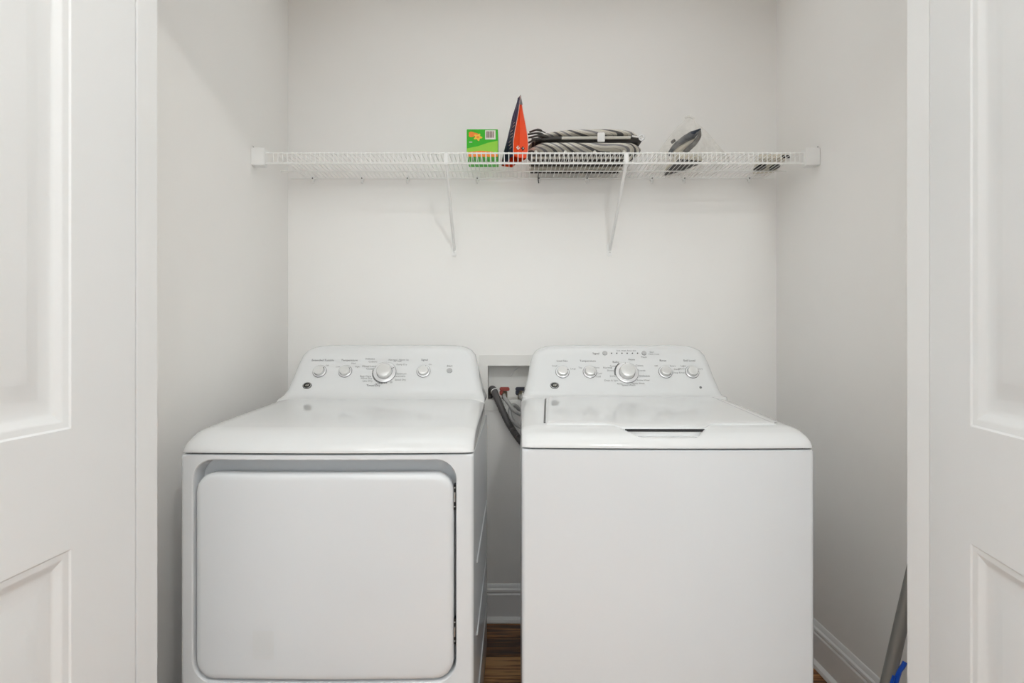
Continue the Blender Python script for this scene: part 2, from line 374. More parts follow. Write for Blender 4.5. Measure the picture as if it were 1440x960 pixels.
# ---------------------------------------------------------------- washing machines
FY = 1.285                     # front plane of both
TILT = 0.58                    # slope of the control panel dy/dz
NRM = Vector((0, -1, TILT)).normalized(); UPF = Vector((0, TILT, 1)).normalized()
def face_pt(px, py):           # point of the sloping control panel, from its bearing at the eye
    y = 1.9437 / (1 + TILT * (py - 480) / 773)
    return Vector(((px - 720) / 773 * y, y, CAMZ - (py - 480) / 773 * y))
def bow(x, cx, hw, amt=0.009):
    return -amt * (1 - ((x - cx) / hw) ** 2)
def cabinet(root_, cx, hw, ztop, hole=None):
    W = 2 * hw; z0 = .025; H = ztop - z0; cz = (ztop + z0) / 2
    def L(w_, h_, r, yy, b=True, x_=cx, z_=cz):
        return [(x, yy + (bow(x, cx, hw) if b else 0), z) for x, z in rrect(x_, z_, w_, h_, r)]
    loops = [L(W, H, .004, 1.98, False), L(W, H, .004, FY + .02, False), L(W, H, .006, FY + .010, False), L(W - .004, H - .001, .008, FY + .003), L(W - .012, H - .004, .010, FY), L(W - .020, H - .010, .010, FY), L(W - .034, H - .022, .010, FY)]
    if hole:
        x0, x1, a, b = hole; hx, hz, w_, h_ = (x0 + x1) / 2, (a + b) / 2, x1 - x0, b - a
        loops += [L(w_ + .010, h_ + .010, .052, FY, True, hx, hz), L(w_ + .006, h_ + .006, .050, FY, True, hx, hz), L(w_ + .002, h_ + .002, .047, FY + .0015, True, hx, hz), L(w_, h_, .046, FY + .006, True, hx, hz),
                  L(w_ - .004, h_ - .004, .045, FY + .044, True, hx, hz), L(w_ - .02, h_ - .02, .04, FY + .050, True, hx, hz), L(w_ * .5, h_ * .5, .02, FY + .050, True, hx, hz)]
    else:
        for k in (.8, .55, .3, .08): loops.append(L(W * k, H * k, .01 * k, FY))
    return obj('cabinet', loft(loops), 'enamel', root_, sharp=40)
def cover(root_, cx, hw, prof, drop, zseam, notch=None, name='top_cover'):
    pts = smooth_path([(0, a, b) for a, b in prof], 6); pts = [(p.y, p.z) for p in pts]
    if notch: # extra rows through the grip
        yy = [p[0] for p in pts]; ext = []
        for i in range(30): ext.append(1.285 + .06 * i / 29)
        ext += [1.3371, 1.3372]
        tab = pts; pts = sorted(set([p for p in pts] + [(e, interp(tab, e)) for e in ext]))
    xs = [0, .0006, .0018, .004, .007, .012, .018, .025, .033, .042, .05]
    U = [-hw + a for a in xs]
    n = 110 if notch else 24
    U += [-hw + .05 + (2 * hw - .1) * i / n for i in range(1, n)] + [hw - a for a in reversed(xs)]
    loops = []
    for x_ in U:
        e = hw - abs(x_); col = []
        for k, (yv, zv) in enumerate(pts):
            dr_ = interp(drop, yv)
            t = max(0, 1 - e / .05); zz = zv - dr_ * (1 - math.sqrt(max(0, 1 - t * t)))
            yy = yv + bow(x_, 0, hw) * max(0, 1 - (yv - FY) / .3)
            tt = max(0, 1 - e / .022); yy += .012 * (1 - math.sqrt(max(0, 1 - tt * tt))) * max(0, 1 - (yv - FY) / .12)
            if notch:
                zz -= notch(x_ + cx, yv)
            col.append((cx + x_, yy, max(zz, zseam)))
        col = [(col[0][0], col[0][1] + .0, zseam)] + col + [(col[-1][0], col[-1][1], zseam)]
        loops.append(col)
    a, b = loops[0], loops[-1]
    loops = [[(p[0], p[1], zseam) for p in a]] + loops + [[(p[0], p[1], zseam) for p in b]]
    return obj(name, loft(loops, False, False, False), 'enamel2', root_, sharp=50)
def console(root_, cx, rows):
    loops = []
    for z, yf, hw in rows:
        r = min(.03, hw * .4)
        loops.append([(x, y, z) for x, y in rrect(cx, (yf + 2.0) / 2, 2 * hw, 2.0 - yf, r, 10, 6)])
    return obj('control_panel', loft(loops), 'enamel2', root_, sharp=50)
def knob(root_, px, py, r, h, cr, ang, ring='ring'):
    c = face_pt(px, py)
    k = obj('knob', lathe([(r, -.001), (r, .003), (r * .985, .0042), (r * .90, .0050), (cr * 1.12, .0052), (cr * 1.05, .001)], c, NRM, 40), 'skirt', root_)
    obj('bezel_ring', lathe([(r + .0004, -.0005), (r + .0014, .0012), (r + .0006, .0030), (r - .0006, .0034)], c, NRM, 40), ring, k)
    obj('cap', lathe([(cr * 1.06, .003), (cr * 1.04, h * .6), (cr, h * .88), (cr * .94, h * .97), (cr * .8, h), (cr * .4, h * 1.02), (.0005, h * 1.03)], c, NRM, 40), 'cap', k)
    u = Vector((1, 0, 0)) * math.cos(math.radians(ang)) + UPF * math.sin(math.radians(ang))
    obj('pointer', tube([c + u * cr * 1.05 + NRM * .006, c + u * (r * .93) + NRM * .006], .0011, 6), 'ring', k)
    return k
def arc_marks(c, r, a0, a1, n, ln=.004, wd=.0024):
    out = []
    for i in range(n):
        a = math.radians(a0 + (a1 - a0) * i / max(1, n - 1)); u = Vector((1, 0, 0)) * math.cos(a) + UPF * math.sin(a); t = Vector((1, 0, 0)) * -math.sin(a) + UPF * math.cos(a)
        p = c + u * r + NRM * .0012
        out.append(([p - t * wd, p + t * wd, p + t * wd + u * ln, p - t * wd + u * ln], [(0, 1, 2, 3)]))
    return out
def print_on(root_, items, m, name='lettering', extra=()):
    out = list(extra)
    for txt, px, py, size in items:
        c = face_pt(px, py) + NRM * .0008
        v, f = text_mesh(txt, size)
        out.append(([c + Vector((1, 0, 0)) * a + UPF * b for a, b, _ in v], f))
    return obj(name, join(*out), m, root_, sharp=0, kind='stuff')
def emblem(root_, px, py):
    c = face_pt(px, py)
    e = obj('emblem', lathe([(.0150, -.001), (.0150, .0018), (.0142, .0026), (.0125, .0028), (.001, .0029)], c, NRM, 36, 1.0, .80), 'emblem', root_, label='dark oval maker emblem')
    obj('emblem_rim', lathe([(.0132, .0024), (.0132, .0034), (.0124, .0036), (.0124, .0024)], c, NRM, 36, 1.0, .80), 'silver', e)
    v, f = text_mesh('GE', .0100, shear=.35); cc = c + NRM * .0034
    obj('emblem_letters', ([cc + Vector((1, 0, 0)) * a + UPF * b * .95 for a, b, _ in v], f), 'whitep', e, sharp=0)

# ---- dryer
DC, DH = -0.433, 0.343
dryer = root('clothes_dryer', (DC, FY, 0), 'white front-loading clothes dryer with a wide square door, left of the washer', 'dryer')
cabinet(dryer, DC, DH, .8565, (-.7445, -.1310, .3270, .8430))
obj('seam_shade_strip', box(DC - DH + .022, DC + DH - .022, FY + .010, 1.96, .850, .866), 'seam', dryer, sharp=0)  # dark strip standing in for the shade inside the seam gap
DP = [(1.279, .8605), (1.2805, .868), (1.290, .8795), (1.308, .8915), (1.330, .901), (1.352, .9065), (1.38, .9095), (1.45, .914), (1.6, .9215), (1.80, .931)]
cover(dryer, DC, DH, [(a + .006, b) for a, b in DP], [(1.28, .006), (1.32, .013), (1.40, .014), (1.8, .017)], .8605)
ROWS = [(.920, 1.780, .3425), (.929, 1.795, .342), (.933, 1.812, .340), (.940, 1.830, .336), (.955, 1.848, .331), (1.0, 1.8741, .320), (1.04, 1.8973, .3125), (1.072, 1.9159, .303),
        (1.088, 1.926, .291), (1.097, 1.934, .276), (1.1035, 1.944, .255), (1.106, 1.956, .225), (1.107, 1.968, .19)]
console(dryer, DC, ROWS)
# door
dx0, dx1, dz0, dz1 = -.7395, -.1365, .3315, .8125
def DL(ins, r, yy, k=1.0):
    cx_, cz_ = (dx0 + dx1) / 2, (dz0 + dz1) / 2
    return [(x, yy + bow(x, DC, DH), z) for x, z in rrect(cx_, cz_, (dx1 - dx0 - 2 * ins) * k, (dz1 - dz0 - 2 * ins) * k, r * k)]
ddoor = obj('door', loft([DL(.004, .040, FY + .032), DL(0, .044, FY + .026), DL(0, .044, FY + .010), DL(.001, .043, FY + .005), DL(.004, .041, FY + .0005), DL(.009, .038, FY - .0015), DL(.016, .032, FY - .002),
      DL(.016, .03, FY - .002, .8), DL(.016, .03, FY - .002, .55), DL(.016, .03, FY - .002, .3), DL(.016, .03, FY - .002, .06)]), 'enamel', dryer, sharp=45)
rv = [(x, FY - .0026 + bow(x, DC, DH), z) for x, z in rrect(-.577, .416, .049, .066, .003, 3, 2)]
obj('sticker_residue', (rv, [tuple(range(len(rv)))]), 'residue', ddoor, sharp=0, label='faint grey patch left by a removed sticker')
for hz in (.755, .440):
    h_ = obj('hinge', join(box(-.1368, -.1318, FY + .004, FY + .02, hz - .030, hz + .030, .0008)), 'black', dryer)
    obj('hinge_pin', join(tube([(-.1345, FY + .001, hz - .010), (-.1345, FY + .001, hz + .012)], .0022, 8)), 'steel', h_)
    for s in (-1, 1):
        obj('hinge_screw', lathe([(.0016, 0), (.0016, .001), (.001, .0014)], (-.1343, FY + .004, hz + s * .022), (0, -1, 0), 10), 'steel', h_)
for rz in (.56, .375, .20):   # pressed swages on the side sheet
    obj('side_swage', tube([(DC + DH - .0003, 1.40, rz), (DC + DH - .0003, 1.93, rz)], .0035, 8), 'enamel', dryer, label='horizontal pressed rib on the side panel')
for sx in (-1, 1):
    for yy in (1.34, 1.92):
        obj('foot', lathe([(.02, 0), (.022, .004), (.012, .012), (.012, .03)], (DC + sx * .29, yy, 0), (0, 0, 1), 16), 'dark', dryer)
knob(dryer, 449.5, 522, .0225, .014, .0165, 42); knob(dryer, 485.5, 522, .0225, .014, .0165, 35)
knob(dryer, 541, 523.5, .0385, .022, .0245, 28); knob(dryer, 595.5, 522, .0225, .014, .0165, 70)
bc = face_pt(632, 521)
obj('button', lathe([(.0095, -.001), (.0095, .002), (.0088, .0032), (.001, .0036)], bc, NRM, 24), 'button', dryer, label='round grey start button')
emblem(dryer, 432, 542)
dk = face_pt(541, 523.5)
print_on(dryer, [('Extended Tumble', 454, 506.5, .0108), ('Temperature', 491.5, 506.5, .0108), ('Signal', 597, 506, .0108), ('Start', 632.5, 514.5, .0100), ('Timed Dry', 525, 542, .0105)], 'ink')
print_on(dryer, [('Low', 475.5, 515.5, .0085), ('Med', 497, 511, .0085), ('High', 502.5, 515.5, .0085), ('Off', 460, 514, .0080), ('On', 605, 512.5, .0085),
    ('Delicates', 520.5, 504.5, .0090), ('Cottons', 524.5, 508.5, .0090), ('Mixed Load', 519, 515, .0100), ('Casuals', 521, 518.5, .0095), ('Easy Care', 514, 529, .0095), ('More Dry', 515.5, 532, .0095), ('Less Dry', 517, 535.5, .0095),
    ('Normal', 552.5, 506, .0095), ('Air Fluff', 559, 508, .0085), ('Warm Up', 568, 506, .0085), ('Damp Dry', 565, 512.5, .0085), ('Optimum', 564, 525.5, .0095), ('Dewrinkle', 562, 529, .0095), ('Speed Dry', 563, 534, .0090), ('60 50 40', 533, 539.5, .0070), ('20', 550, 537.5, .0085)],
    'inklight', 'small_lettering')
obj('dial_marks', join(*arc_marks(dk, .0405, 170, 285, 15, .0022, .0022)), 'black', dryer, sharp=0, kind='stuff', label='black dashed scale round the big dial')

# ---- washer
WC, WH = 0.3645, 0.3415
washer = root('washing_machine', (WC, FY, 0), 'white top-loading washing machine with a plain front, right of the dryer', 'washing machine')
cabinet(washer, WC, WH, .8680)
obj('seam_shade_strip', box(WC - WH + .022, WC + WH - .022, FY + .010, 1.96, .860, .877), 'seam', washer, sharp=0)  # dark strip for the seam shade under the washer cover
WP = [(1.279, .8715), (1.2805, .879), (1.290, .8905), (1.308, .9015), (1.330, .9085), (1.350, .9122), (1.38, .9145), (1.5, .9205), (1.80, .9345)]
def notch(x, y_):
    s0, s1 = 1.296, 1.3371
    if y_ < s0 or y_ > s1: return 0
    t = (y_ - s0) / (s1 - s0)
    xl, xr = .302 - .036 * t, .436 + .030 * t
    e = min(x - xl, xr - x)
    m = max(0, min(1, e / .010)); m = m * m * (3 - 2 * m)
    q = min(1, t / .45); q = q * q * (3 - 2 * q)
    return m * (.004 + .014 * t) * q
cover(washer, WC, WH, [(a + .006, b) for a, b in WP], [(1.28, .006), (1.32, .012), (1.40, .014), (1.8, .016)], .8715, notch)
wz = lambda yy: interp([(a + .006, b) for a, b in WP], yy)
def lid():
    def yfront(x):
        a = max(0, min(1, (x - .235) / .035)) * max(0, min(1, (.495 - x) / .035)); a = a * a * (3 - 2 * a)
        return 1.367 - .030 * a
    X0, X1 = .083, .657; n = 70; loops = []
    rows = 18
    for j in range(-3, rows + 1):
        L = []
        for i in range(n + 1):
            x = X0 + (X1 - X0) * i / n; e = min(x - X0, X1 - x); yf = yfront(x); sl = (1 - (x - X0) / (X1 - X0)) * .024 + .004
            bw = bow(x, WC, WH)
            if j < 0:
                zt = {-3: -.002, -2: .0012, -1: .0030}[j]; yo = {-3: .0, -2: -.0002, -1: .0006}[j]
                yy = yf + yo; z = wz(yf) + zt
            else:
                yy = yf + .004 + (1.802 - yf - .004) * j / rows; z = wz(yy) + .0042
            z -= .002 * max(0, 1 - e / .006) ** 2
            yy += bw * max(0, 1 - (yy - FY) / .3)
            if i in (0, n): z = wz(yy) - .001
            L.append((x + sl * max(0, (yy - 1.367) / .435), yy, z))
        loops.append(L)
    return loft(loops, False, False, False)
ld = obj('lid', lid(), 'enamel2', washer, sharp=45)
obj('grip_shade_strip', box(.273, .4645, 1.3282, 1.345, .9022, .9084), 'black', washer, sharp=0, label='black strip put in for the shade in the lid grip slit')  # black box put where only shade shows under the lid lip
obj('lid_gap_shade', loft([[(.0788, 1.385, .905), (.0836, 1.385, .905), (.0836, 1.385, wz(1.385) + .0022), (.0788, 1.385, wz(1.385) + .0012)], [(.1005, 1.775, .92), (.1060, 1.775, .92), (.1060, 1.775, wz(1.775) + .0022), (.1005, 1.775, wz(1.775) + .0012)]]), 'black', washer, sharp=0, label='black strip put in for the shade in the gap along the left edge of the lid')  # black prism in place of the shadow beside the lid
obj('lid_bumper', lathe([(.003, 0), (.003, .0035), (.002, .0045)], (.662, 1.385, wz(1.385)), (0, 0, 1), 12), 'button', washer)
WROWS = [(.920, 1.795, .3410), (.936, 1.808, .340), (.9375, 1.832, .337), (.943, 1.8405, .334)] + [(z, yf, hw - .001) for z, yf, hw in ROWS[4:]]
console(washer, WC + .004, WROWS)
for sx in (-1, 1):
    for yy in (1.34, 1.92):
        obj('foot', lathe([(.02, 0), (.022, .004), (.012, .012), (.012, .03)], (WC + sx * .29, yy, 0), (0, 0, 1), 16), 'dark', washer)
knob(washer, 788.5, 523, .0226, .016, .0165, 20); knob(washer, 827, 523, .0226, .016, .0165, -40)
knob(washer, 879, 524, .0385, .026, .0250, 95); knob(washer, 933, 523, .0226, .016, .0165, -35); knob(washer, 970.5, 523, .0226, .016, .0165, 0)
for px in (848, 903):
    obj('button', lathe([(.0085, -.001), (.0085, .002), (.0078, .003), (.001, .0034)], face_pt(px, 496.5), NRM, 24), 'button', washer, label='round grey push button')
emblem(washer, 777.5, 542)
for i in range(6):
    obj('indicator_light', lathe([(.0022, -.0005), (.0022, .001), (.0005, .0014)], face_pt(857.5 + i * 7.3, 496.5), NRM, 10), 'ink', washer)
wk = face_pt(879, 524)
print_on(washer, [('Load Size', 788, 507.5, .0100), ('Temperature', 824, 507.5, .0105), ('Rinse', 929.5, 507, .0108), ('Soil Level', 966.5, 507, .0108), ('Signal', 835.5, 497, .0105)], 'ink')
print_on(washer, [('Small', 777.5, 514.5, .0085), ('Large', 803.5, 518.5, .0085), ('Tap', 813.5, 517, .0085), ('Warm', 836, 517, .0085), ('Cool', 840.5, 525, .0085), ('Cold', 839, 529.5, .0085),
    ('Heavy', 885.5, 505.5, .0095), ('Bulky', 863.5, 509, .0105), ('Casual', 860, 514.5, .009), ('Normal', 852, 517, .0100), ('Sheets', 856, 521, .009), ('Jeans', 859, 528.5, .009), ('Drain & Spin', 857, 535, .0090),
    ('Colors', 896.5, 514, .0095), ('Towels', 899.5, 521, .009), ('Delicates', 904, 528.5, .0095), ('Active Wear', 902, 534.5, .0085), ('Quick Wash', 895, 539, .0085), ('Speed Wash', 881.5, 541.5, .0090), ('Rinse', 869, 539.5, .0080),
    ('Off', 920, 514.5, .0085), ('Extra', 943.5, 514.5, .0090), ('Deep', 949, 519, .0090), ('Deep Rinse', 951.5, 524, .0085), ('Light', 958, 514.5, .0090), ('Normal', 957, 518.5, .0085), ('Heavy', 981, 518.5, .0085),
    ('Start', 914, 495, .0085), ('Hold 3 sec', 917, 498, .0085), ('Pause', 903, 502, .0085), ('Soak  Wash  Rinse  Spin', 878, 493, .0070)], 'inklight', 'small_lettering')
obj('dial_marks', join(*arc_marks(wk, .0405, 125, 190, 9, .0026, .0024)), 'black', washer, sharp=0, kind='stuff', label='black dashed scale round the big dial')
obj('badge', lathe([(.0045, -.0005), (.0045, .0008), (.001, .001)], face_pt(982.5, 544.5), NRM, 16), 'inklight', washer)
washer.rotation_euler = (0, 0, -0.010)

# ---------------------------------------------------------------- wire shelf
DZ, FRY = 1.776, 1.905
shelf = root('wire_shelf', (0.08, YB, DZ), 'long white ventilated wire shelf across the back of the closet', 'shelf')
wx0, wx1 = -.826, 1.012; n = int((wx1 - wx0) / .0159)
wires = []
for i in range(n + 1):
    x = wx0 + (wx1 - wx0) * i / n
    wires.append(tube([(x, YB - .006, DZ), (x, FRY + .002, DZ), (x, FRY - .001, DZ - .003), (x, FRY - .001, DZ - .039)], .00135, 5))
obj('deck_wires', join(*wires), 'wire', shelf, kind='stuff')
for (yy, zz) in ((FRY + .0015, DZ - .0035), (FRY + .0015, DZ - .039), (FRY + .10, DZ - .004), (FRY + .20, DZ - .004), (YB - .012, DZ - .004)):
    obj('rod', tube([(-.885, yy, zz), (1.048, yy, zz)], .0029, 8), 'wire', shelf)
for x0, x1 in ((XL + .0005, XL + .046), (XR - .050, XR - .0005)):
    e = obj('end_bracket', box(x0, x1, FRY - .012, FRY + .02, DZ - .048, DZ + .012, .002), 'plastic', shelf)
    sx = x0 + .006 if x0 < 0 else x1 - .006
    obj('screw', tube([(sx, FRY - .006, DZ + .011), (sx, FRY - .006, DZ + .019)], .002, 8), 'steel', e)
for bx in (-.228, .396):
    t = obj('support_brace', join(tube(smooth_path([(bx, FRY + .004, DZ - .041), (bx, FRY + .02, DZ - .055), (bx - .003, YB - .02, 1.500), (bx - .004, YB - .006, 1.488)], 6), .0058, 8),
        box(bx - .006, bx + .006, FRY - .006, FRY + .008, DZ - .045, DZ - .002, .002)), 'plastic', shelf)
    p_ = obj('wall_plate', box(bx - .013, bx + .005, YB - .007, YB, 1.462, 1.512, .002), 'plastic', t)
    obj('screw', lathe([(.0035, 0), (.003, .0015), (.001, .002)], (bx - .004, YB - .007, 1.478), (0, -1, 0), 10), 'steel', p_)
for cxp in (-.797, -.600, -.418, -.139, .108, .300, .560, .690, .949):
    c = obj('wall_clip', join(box(cxp - .007, cxp + .007, YB - .014, YB, DZ - .012, DZ + .006, .002), tube([(cxp, YB - .010, DZ - .01), (cxp, YB - .010, DZ - .022)], .004, 8)), 'plastic', shelf)
    obj('screw', lathe([(.003, 0), (.003, .001), (.001, .0016)], (cxp, YB - .014, DZ - .004), (0, -1, 0), 8), 'seam', c)

# ---------------------------------------------------------------- things on the shelf
TOP = DZ + .0016
# green carton
gb = root('carton', (-.105, 2.02, TOP), 'small bright green cardboard box with barcode, left end of the row on the wire shelf', 'box')
gx0, gx1, gy0, gy1, gz = -.1620, -.0505, 1.965, 2.075, TOP + .101
obj('carton_body', box(gx0, gx1, gy0, gy1, TOP, gz, .0012), 'green', gb)
fy = gy0 - .0006
def flat(pts, m, parent, name, yy=fy, label=None):
    return obj(name, ([(x, yy, z) for x, z in pts], [tuple(range(len(pts)))]), m, parent, sharp=0, label=label)
rect = lambda x0, x1, z0, z1: [(x0, z0), (x1, z0), (x1, z1), (x0, z1)]
lo = flat([(gx0 + .001, TOP + .032), (gx0 + .04, TOP + .040), (gx0 + .075, TOP + .052), (gx1 - .001, TOP + .060), (gx1 - .001, TOP + .002), (gx0 + .001, TOP + .002)], 'lime', gb, 'lime_band')
flat([(gx0 + .001, TOP + .018), (gx0 + .05, TOP + .024), (gx1 - .02, TOP + .020), (gx1 - .001, TOP + .010), (gx1 - .001, TOP + .002), (gx0 + .001, TOP + .002)], 'orangep', gb, 'orange_band', fy - .0004)
bl = flat(rect(gx0 + .066, gx1 - .008, TOP + .064, gz - .004), 'whitep', gb, 'barcode_label', fy - .0003)
bars = []; x = gx0 + .071
while x < gx1 - .014:
    wd = random.choice((.0012, .002, .003)); bars.append(([(x, fy - .0006, TOP + .070), (x + wd, fy - .0006, TOP + .070), (x + wd, fy - .0006, gz - .008), (x, fy - .0006, gz - .008)], [(0, 1, 2, 3)])); x += wd + random.choice((.0012, .002))
obj('barcode', join(*bars), 'barink', bl, sharp=0, kind='stuff')
def blob(cx_, cz_, rx, rz, k, amp, n=28, ph=0):
    return [(cx_ + rx * (1 + amp * math.cos(k * t + ph)) * math.cos(t), cz_ + rz * (1 + amp * math.cos(k * t + ph)) * math.sin(t)) for t in [2 * math.pi * i / n for i in range(n)]]
flat(blob(gx0 + .022, gz - .019, .017, .009, 3, .2), 'orangep', gb, 'printed_swirl', fy - .0003)
flat(blob(gx0 + .040, gz - .029, .013, .011, 5, .3, ph=.6), 'yellowp', gb, 'printed_flower', fy - .0005)
flat(blob(gx0 + .040, gz - .029, .005, .004, 5, .1), 'orangep', gb, 'printed_flower_centre', fy - .0007)
flat(rect(gx0 + .009, gx0 + .020, TOP + .053, TOP + .056), 'whitep', gb, 'printed_line', fy - .0004)

# stand-up pouch: wide sides run back, gusset end faces forward
pz = root('pouch', (.012, 2.00, TOP), 'tall orange and purple stand-up pouch with pointed top on the wire shelf', 'pouch')
def pouch_side(s):
    L = []
    for h, wv in ((0, .026), (.02, .027), (.05, .026), (.09, .0225), (.13, .0175), (.165, .011), (.19, .005), (.205, .0015), (.217, .0008)):
        lean = .003 * math.sin(h * 14)
        L.append([(.014 + lean + s * (wv * (1 - .30 * (j / 6) ** 1.5) + .003 * math.sin(j * 1.3 + h * 30) * (1 if h < .18 else .2)), 1.955 + j * .020 * (1 - .88 * (h / .221) ** 1.6), TOP + h) for j in range(7)])
    return L
LS, RS = pouch_side(-1), pouch_side(1)
obj('side_panel', loft(LS, False, False, False), 'purple', pz, sharp=0, label='purple printed side of the pouch')
obj('side_panel', loft(RS, False, False, False), 'orange', pz, sharp=0)
gus = []; bk = []
for a, b in zip(LS, RS):
    p, q = Vector(a[0]), Vector(b[0]); d_ = min(.012, (q - p).length * .35)
    gus.append([tuple(p + (q - p) * t + Vector((0, d_ * (1 - abs(2 * t - 1)) * .8, 0))) for t in (0, .25, .5, .75, 1)])
    p, q = Vector(a[-1]), Vector(b[-1]); bk.append([tuple(p), tuple(q)])
obj('gusset', loft(gus, False, False, False), 'orange', pz, sharp=0, label='bright orange end gusset')
obj('rear_gusset', loft(bk, False, False, False), 'orange', pz, sharp=0)
obj('seam_edge', tube([Vector(a[0]) + Vector((0, -.001, 0)) for a in LS], .0011, 5), 'palefilm', pz)
obj('seam_edge', tube([Vector(a[0]) + Vector((0, -.001, 0)) for a in RS], .0011, 5), 'palefilm', pz)
obj('top_seal', loft([[(.0095, 1.9525, TOP + .186), (.0225, 1.9525, TOP + .186)], [(.0135, 1.9525, TOP + .208), (.0175, 1.9525, TOP + .208)], [(.0150, 1.9535, TOP + .221), (.0163, 1.9535, TOP + .221)], [(.0150, 1.982, TOP + .218), (.0163, 1.982, TOP + .218)]], False, False, False), 'filmgrey', pz, sharp=0, label='grey heat-sealed tip')
v = []
for c0, mt_, nm in ((.0035, 'whitep', 'printed_symbol'), (.0225, 'black', 'printed_symbol')):
    obj(nm, ([(x, 1.9508, z) for x, z in blob(c0, TOP + .030, .0055, .0065, 4, .25)], [tuple(range(28))]), mt_, pz, sharp=0)
    obj('symbol_centre', ([(x, 1.9503, z) for x, z in blob(c0 + .001, TOP + .031, .002, .0026, 3, .2)], [tuple(range(28))]), 'orange' if mt_ == 'whitep' else 'whitep', pz, sharp=0)
for k in range(9):
    z = TOP + .035 + .013 * k; yy = 1.965 + .006 * (k % 3)
    xx = interp([(h_, LS[i][0][0]) for i, h_ in enumerate((0, .02, .05, .09, .13, .165, .19, .205, .217))], z - TOP) - .0015
    obj('printed_text', tube([(xx, yy, z), (xx + .002, yy + .022, z + .001)], .0012, 4), 'palefilm', pz, sharp=0)
pz.rotation_euler = (0, 0, 0.42); pz.location.x -= .003

# folded tabletop ironing board
ib = root('ironing_board', (.27, 2.07, TOP), 'folded tabletop ironing board with grey and cream striped cover on the shelf', 'ironing board')
def pad(tops, bots, y0=1.965, y1=2.185):
    L = []; N = 26
    for i in range(N + 1):
        x = .056 + (.478 - .056) * i / N
        zt, zb = interp(tops, x), interp(bots, x); c, h2 = (zt + zb) / 2, (zt - zb) / 2
        e = min(i, N - i) / N; sh = min(1, (e * 7 + .12)) ** .5
        yy0 = 2.075 - (2.075 - y0) * sh; yy1 = 2.075 + (y1 - 2.075) * sh
        loop = []
        for k in range(24):
            t = 2 * math.pi * k / 24; ct, st = math.cos(t), math.sin(t)
            py_ = (yy0 + yy1) / 2 + (yy1 - yy0) / 2 * math.copysign(abs(ct) ** .55, ct)
            pz_ = TOP + c + h2 * math.copysign(abs(st) ** .8, st) + .0014 * noise.noise((x * 30, py_ * 25, c * 40))
            loop.append((x, py_, pz_))
        L.append(loop)
    return loft(L)
obj('upper_pad', pad([(.056, .060), (.064, .066), (.085, .080), (.11, .089), (.13, .095), (.18, .105), (.25, .1095), (.33, .111), (.38, .109), (.41, .1055), (.45, .098), (.478, .090)],
                     [(.056, .062), (.10, .074), (.2, .080), (.36, .080), (.44, .082), (.478, .080)]), 'stripe', ib)
obj('lower_pad', pad([(.056, .050), (.10, .062), (.2, .064), (.36, .062), (.44, .062), (.478, .060)],
                     [(.056, .044), (.08, .034), (.14, .030), (.3, .0275), (.42, .031), (.46, .038), (.478, .050)]), 'stripe', ib)
obj('folded_frame', join(box(.085, .47, 1.99, 2.17, .064 + TOP, .0795 + TOP, .003)), 'tubedark', ib)
obj('frame_tube', tube([(.178, 1.972, TOP + .072), (.425, 1.972, TOP + .0735)], .0052, 10), 'tube', ib)
obj('frame_tube', tube([(.07, 1.975, TOP + .067), (.178, 1.972, TOP + .072)], .006, 10), 'tubedark', ib, label='dark end of the folded frame')
obj('strap', box(.305, .331, 1.9575, 1.966, TOP + .054, TOP + .087, .002), 'plastic', ib, label='white plastic clip round the frame')
obj('hinge_ring', join([ (p) for p in tube([(.462 + .0085 * math.cos(t), 1.958, TOP + .068 + .0085 * math.sin(t)) for t in [2 * math.pi * i / 16 for i in range(17)]], .0035, 8, False)],
    tube([(.43, 1.966, TOP + .076), (.456, 1.960, TOP + .070)], .003, 8)), 'silver', ib, label='bright metal ring at the hinge')
for k, (a, b) in enumerate((((.058, .090), (.13, .076)), ((.060, .078), (.14, .070)), ((.064, .098), (.12, .090)), ((.060, .060), (.12, .062)))):
    obj('gathered_hem', tube(smooth_path([(a[0], 1.985, TOP + a[1]), ((a[0] + b[0]) / 2, 1.967 - .002 * k, TOP + (a[1] + b[1]) / 2 + .004), (b[0], 1.970, TOP + b[1])], 5), [.0035] * 5 + [.0045] * 3 + [.002] * 3, 8), 'tubedark', ib)
for k in range(8):
    yy = 1.962 + .028 * k
    obj('leg', tube([(.066 + .006 * (k % 2), yy, TOP + .0075), (.425 - .008 * (k % 3), yy, TOP + .0075)], .0055, 8), 'tubedark' if k in (0, 2, 4, 7) else 'tube', ib)
for k in range(4):
    xx = .085 + .105 * k
    obj('cross_bar', tube([(xx, 1.96, TOP + .0185), (xx, 2.16, TOP + .0185)], .0055, 8), 'tube', ib)
obj('cord_end', tube(smooth_path([(.105, 2.186, TOP + .012), (.104, 2.187, TOP - .01), (.106, 2.186, TOP - .028)], 4), .002, 6), 'black', ib)

